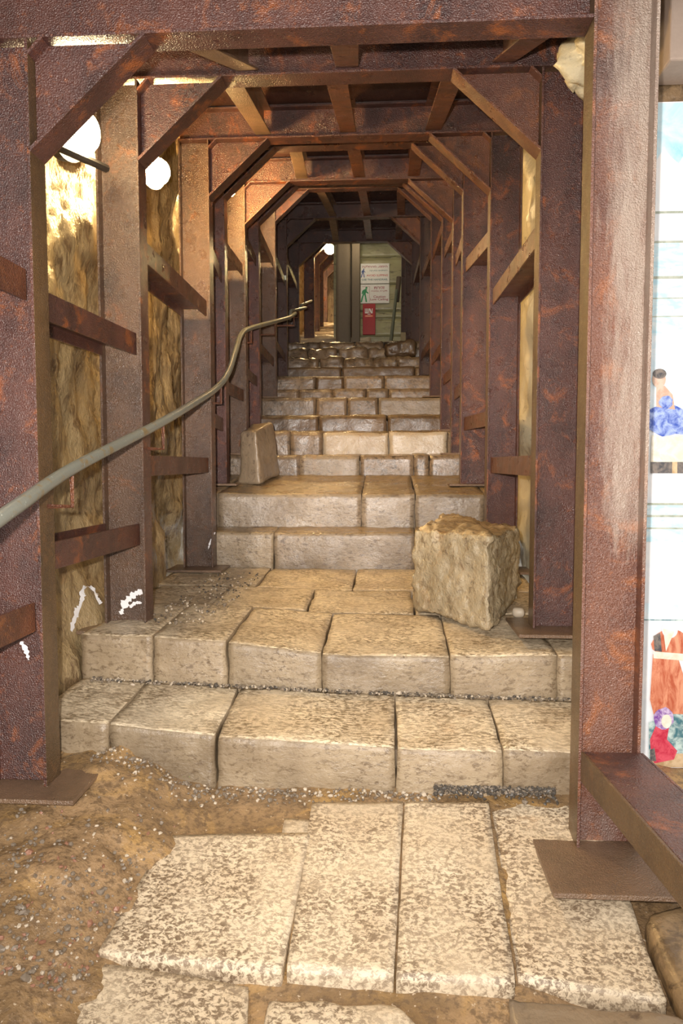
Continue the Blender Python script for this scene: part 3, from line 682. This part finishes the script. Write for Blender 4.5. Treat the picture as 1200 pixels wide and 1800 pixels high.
# ------------------------------------------------------------------ end of the tunnel: landing, piers, wall with signs
YE = 14.3
bm = bmesh.new()
xa, xb = at(632, 500, YE).x, .8
ztop = 5.6; zz0 = at(650, 592, YE).z; n = 5
edges = [zz0, at(650, 560, YE).z, at(650, 548, YE).z, at(650, 500, YE).z, at(650, 453, YE).z, ztop+.2]
for i in range(5):
    C = [[[V(x, y, z) for z in (edges[i]+.008, edges[i+1]-.008)] for y in (YE, YE+.15)] for x in (xa, xb)]
    add_stone(bm, C, .02, .015, .06, i*7)
add_box(bm, xa-.5, xb+.2, YE+.05, YE+.25, 3.2, ztop+.3, 0)
tag(obj('wall_end', bm, 'board_green'), kind='structure')
bm = bmesh.new(); add_stone(bm, [[[V(x, y, z) for z in (3.3, at(650, 607, 13.2).z+.06)] for y in (13.2, 13.9)] for x in (at(572, 600, 13.2).x, .7)], .03, .03, .06, 4)
tag(obj('stone_kerb', bm, 'wood_dark'), 'dark low kerb across the landing under the warning signs', 'kerb')
bm = bmesh.new(); add_stone(bm, [[[V(x, y, z) for z in (3.4, 5.62)] for y in (13.62, 14.2)] for x in (at(590, 500, 13.62).x, at(616, 500, 13.62).x)], .02, .012, .06, 14)
tag(obj('stone_pier', bm, 'wood_post'), 'grey brown stone pier between the side passage and the sign wall', 'pier')
bm = bmesh.new(); add_box(bm, at(618, 500, 13.55).x, at(632, 500, 13.55).x, 13.55, 13.75, 3.4, 5.62)
tag(obj('timber_post', bm, 'wood_post', bevel=.01), 'upright timber post just left of the warning sign', 'post')
# extra right-hand posts of two frames tucked behind the farthest one
for px, Y, lab in ((712, 12.75, 'nearer'), (705, 13.4, 'farther')):
    x = at(px, 500, Y).x; frame(8, Y, x-1.8, x, 5.13 if Y < 13 else 5.33, 3.35, 3.4, label=f'{lab} dark frame whose right post shows as a thin line right of the warning sign', cols=(0, 1), haunch=(0, 1), plates=False)
# warning sign
def text_bm(s, size, bold=.0):
    cu = bpy.data.curves.new('t', 'FONT'); cu.body = s; cu.size = size; cu.align_x = 'CENTER'; cu.offset = bold; cu.resolution_u = 3
    o = bpy.data.objects.new('t', cu); link(o); bpy.context.view_layer.update()
    me = bpy.data.meshes.new_from_object(o.evaluated_get(bpy.context.evaluated_depsgraph_get())); bpy.data.objects.remove(o); return me
def put_text(bm, s, cx, cz, width, height, y, mi, bold=.004):
    me = text_bm(s, 1, bold); xs = [v.co.x for v in me.vertices]; ys_ = [v.co.y for v in me.vertices]
    if not xs: return
    w_, h_ = max(xs)-min(xs), max(ys_)-min(ys_); mx, my = (max(xs)+min(xs))/2, (max(ys_)+min(ys_))/2
    vs = [bm.verts.new((cx+(v.co.x-mx)/w_*width, y, cz+(v.co.y-my)/h_*height)) for v in me.vertices]
    for p in me.polygons:
        try: bm.faces.new([vs[i] for i in p.vertices]).material_index = mi
        except ValueError: pass
YS = YE-.035
sl, sr, st, sb = at(633.5, 500, YS).x, at(684, 500, YS).x, at(660, 463, YS).z, at(660, 533, YS).z
smid = at(660, 499, YS).z; W = sr-sl
t = thing('warning_sign', 'white bilingual warning sign on the end wall with walking figures', 'sign', ((sl+sr)/2, YS, sb))
def sx(u): return sl+W*u
def sz(v): return st+(sb-st)*v
for nm, (z0, z1) in (('upper_board', (smid+.006, st)), ('lower_board', (sb, smid-.006))):
    bm = bmesh.new(); add_box(bm, sl, sr, YS, YS+.012, z0, z1); obj(nm, bm, 'sign_white', t, bevel=.006)
yt = YS-.002
sm = ['sign_red', 'sign_blue', 'sign_green', 'sign_teal', 'sign_maroon']
def line(nm, s_, cx, cz, w_, h_, y, mi, bold):
    bm = bmesh.new(); put_text(bm, s_, cx, cz, w_, h_, y, 0, bold); obj(nm, bm, sm[mi], t, keep_normals=True)
line('text_line', 'הימנע מהחלקה'[::-1], sx(.49), sz(.085), W*.88, .055, yt, 4, .02)
line('text_line', 'השתמש במעקה'[::-1], sx(.62), sz(.185), W*.62, .03, yt, 3, .01)
line('text_line', 'AVOID SLIPPING', sx(.58), sz(.3), W*.74, .036, yt, 0, .015)
line('text_line', 'USE THE HANDRAIL', sx(.5), sz(.405), W*.9, .036, yt, 3, .015)
line('text_line', 'זהירות'[::-1], sx(.65), sz(.615), W*.36, .05, yt, 4, .02)
line('text_line', 'תקרה נמוכה'[::-1], sx(.65), sz(.7), W*.56, .035, yt, 4, .01)
line('text_line', 'Caution', sx(.66), sz(.835), W*.42, .045, yt, 4, .015)
line('text_line', 'Low Ceiling', sx(.65), sz(.91), W*.62, .05, yt, 4, .015)
bm = bmesh.new(); add_prism(bm, [(0, 0), (.008, 0), (.008, .393), (-.25, .393), (-.25, .386), (0, .386)], V(sx(.31), yt, sz(.97)), V(sx(.31), yt+.002, sz(.97)), V(W, 0, 0), V(0, 0, st-sb)); obj('figure_border', bm, 'sign_maroon', t)
def walker(u, v, h, mat, stoop):
    bm = bmesh.new(); cx, cz = sx(u), sz(v); y = yt-.001
    def P(pts): bm.faces.new([bm.verts.new((cx+a*h, y, cz+b*h)) for a, b in pts])
    P([(.06+stoop+.07*math.cos(i*math.pi/5), .43+.07*math.sin(i*math.pi/5)) for i in range(10)])
    P([(-.1, .05), (.07, .05), (.13+stoop*.6, .32), (.05+stoop*.6, .38), (-.08, .3)])
    P([(-.1, .06), (0, .06), (-.1, -.2), (-.16, -.48), (-.26, -.48), (-.19, -.18)])
    P([(-.03, .06), (.07, .06), (.12, -.2), (.17, -.48), (.07, -.48), (.03, -.2)])
    P([(.08, .28), (.13, .22), (.27, .1), (.24, .05), (.08, .14)]); P([(-.08, .3), (-.05, .22), (-.14, .02), (-.19, .05), (-.15, .24)])
    obj('walking_figure', bm, mat, t)
walker(.09, .24, .17, 'sign_blue', 0); walker(.14, .78, .29, 'sign_green', .06)
# red equipment box below
xl_, xr_, zt_, zb_ = at(637.5, 560, YS).x, at(659.5, 560, YS).x, at(650, 535, YS).z, at(650, 589, YS).z
t = thing('red_box', 'flat red cabinet with white letters under the warning sign', 'cabinet', ((xl_+xr_)/2, YS, zb_))
bm = bmesh.new(); add_box(bm, xl_, xr_, YS-.06, YS+.03, zb_, zt_); obj('body', bm, 'box_red', t, bevel=.006)
bm = bmesh.new(); w_ = xr_-xl_; yb_ = YS-.062; zc = zt_-.135
def pr2(pts, nm, mt, y=0):
    bm = bmesh.new(); add_prism(bm, pts, V(xl_, yb_-y, zc), V(xl_, yb_+.002, zc), V(w_, 0, 0), V(0, 0, 1)); obj(nm, bm, mt, t)
pr2([(.17, .045), (.17, -.045), (.425, -.045), (.425, .045), (.37, .045), (.37, -.022), (.325, -.022), (.325, .045), (.27, .045), (.27, -.022), (.225, -.022), (.225, .045)], 'letter', 'sign_white')
pr2([(.47, -.045), (.53, -.045), (.53, .02), (.64, -.045), (.78, -.045), (.78, .045), (.72, .045), (.72, -.02), (.6, .045), (.47, .045)], 'letter', 'sign_white')
pr2([(.38, -.068), (.62, -.068), (.62, -.056), (.38, -.056)], 'label_strip', 'sign_white')
pr2([(.17, -.11), (.8, -.11), (.8, -.08), (.17, -.08)], 'label_strip', 'sign_orange')
pr2([(.24, -.099), (.7, -.099), (.7, -.093), (.24, -.093)], 'label_strip', 'sign_white', .001)
# poles leaning at the right of the signs
bm = bmesh.new(); add_tube(bm, [at(686, 606, 13.1), at(697, 510, 13.9)], .028, 12)
tag(obj('leaning_pipe', bm, 'pole_green'), 'grey green pipe leaning against the end wall right of the signs', 'pipe')
bm = bmesh.new(); add_tube(bm, [at(697, 530, 13.95), at(701, 487, 14.0)], .045, 10)
tag(obj('dark_upright', bm, 'wood_dark'), 'dark stub standing behind the top of the leaning pipe', 'post')
bm = bmesh.new(); add_box(bm, at(704, 600, 12.6).x, at(713, 600, 12.6).x, 12.6, 12.7, 3.3, at(708, 584, 12.6).z)
tag(obj('wooden_stake', bm, 'wood_stake', bevel=.005), 'short pale wooden stake standing on the landing at right', 'stake')
bm = bmesh.new(); q = at(496, 488, 8.7); add_box(bm, q.x-.035, q.x+.035, FR[6][0]+.04, FR[6][0]+.0505, q.z-.025, q.z+.025)
# tag plate on the seventh frame's flange
bm.free(); bm = bmesh.new(); x7 = FR[7][1]
q = at(496, 488, FR[7][0]-.01); add_box(bm, q.x-.05, q.x+.05, FR[7][0]-.006, FR[7][0]-.002, q.z-.03, q.z+.03); obj('white_tag', bm, 'sign_white', frames[7])['label'] = 'small white tag'
# ------------------------------------------------------------------ side passage
for i, (px, Y, dz) in enumerate(((552, 14.5, 5.58), (561, 15.7, 5.75), (568, 17.0, 5.95), (575, 18.6, 6.2))):
    x = at(px, 500, Y).x
    frame(3, Y, x, x+1.05, dz, 3.62+.28*i, 3.62+.28*i, label=['first steel frame inside the left side passage, thin pale edge', 'second frame inside the left side passage, lit orange', 'third frame inside the left side passage, deep orange', 'last dark frame at the end of the left side passage'][i], hw=.3, hh=.3, plates=False, cols=(1, 0), haunch=(1, 0))
for i in range(7):
    Y = 13.9+.75*i; z = 3.62+.19*i
    bm = bmesh.new(); add_stone(bm, [[[V(x, y, zz_) for zz_ in (z-.3, z)] for y in (Y, Y+.78)] for x in (-1.76, -.3)], .03, .02, .06, i*3)
    tag(obj('stone_step', bm, 'step_pale' if i < 4 else 'step'), f'{["first", "second", "third", "fourth", "fifth", "sixth", "topmost"][i]} stone step going up inside the left side passage', 'step')
bm = bmesh.new(); add_box(bm, -2.2, -1.8, 13.4, 20, 3, 7); tag(obj('wall_passage_left', bm, 'rock_gold'), kind='structure')
bm = bmesh.new(); add_box(bm, -.28, -.1, 14.6, 20, 3, 7); tag(obj('wall_passage_right', bm, 'rock_gold'), kind='structure')
bm = bmesh.new(); add_box(bm, -2.2, 1.4, 19.9, 20.1, 3, 7); tag(obj('wall_passage_end', bm, 'rock_gold'), kind='structure')
# ------------------------------------------------------------------ white paint daubs
def daub(parent, pts, wd, name='white_paint_mark', y=None):
    """ragged paint stroke lying on the plane y (already world points)"""
    bm = bmesh.new(); P = catmull([Vector(p) for p in pts], 10); prev = None
    for i, p in enumerate(P):
        tt = (P[min(i+1, len(P)-1)]-P[max(i-1, 0)]).normalized(); s_ = V(-tt.z, 0, tt.x) if abs(tt.y) < .9 else V(0, 0, 1)
        h = wd*(.5+1.0*nz(p, 110, 3)+.3*math.sin(i*2.3)**2)*math.sin(math.pi*min(max((i+.6)/(len(P)), .05), .95))**.4
        a, b_ = bm.verts.new(p+s_*h), bm.verts.new(p-s_*h*.9)
        if prev: bm.faces.new((prev[0], a, b_, prev[1]))
        prev = (a, b_)
    o = obj(name, bm, 'white_paint', parent); o['label'] = 'ragged white paint daub'
yw = FR[1][0]+.055-.0055
def children_posts(k): return [c for c in frames[k].children if c.name.startswith('post')]
pl2 = children_posts(1)[0]
daub(pl2, [at(212, 1080, yw), at(222, 1058, yw), at(238, 1044, yw), at(250, 1040, yw)], .026)
daub(pl2, [at(228, 1068, yw), at(238, 1060, yw), at(249, 1060, yw)], .009)
def wallp(px, py, Y):
    for i in range(400):      # first point along the sight line that meets the rock
        p = at(px, py, 2.6+i*.006)
        if p.x < lwall(p.y, p.z).x+.006: return p
    return p
wl = tag(link(bpy.data.objects.new('white_paint_arc', None)), 'white painted arc on the rock wall left of the daubed post foot', 'paint mark')
pts = [wallp(x, y, 3.4) for x, y in ((124, 1108), (134, 1080), (143, 1060), (147, 1040), (160, 1036), (168, 1048), (176, 1062))]
wl.location = pts[0]
bm = bmesh.new(); P = catmull(pts, 8); prev = None
for i, p in enumerate(P):
    h = .02*(.35+1.1*abs(nz(p, 70, 3))+.5*math.sin(i*1.7)**2*abs(math.sin(i*.45))); tt = (P[min(i+1, len(P)-1)]-P[max(i-1, 0)]).normalized(); s_ = tt.cross(V(.9, -.4, 0)).normalized()
    a, b_ = bm.verts.new(p+s_*h), bm.verts.new(p-s_*h)
    if prev: bm.faces.new((prev[0], a, b_, prev[1]))
    prev = (a, b_)
obj('paint_stroke', bm, 'white_paint', wl)
yw = FR[0][0]+.055-.0055
daub(children_posts(0)[0], [at(36, 1128, yw), at(45, 1142, yw), at(50, 1160, yw)], .012)
yw = FR[2][0]+.055-.0055
daub(children_posts(2)[0], [at(366, 965, yw), at(371, 948, yw), at(378, 936, yw)], .007)
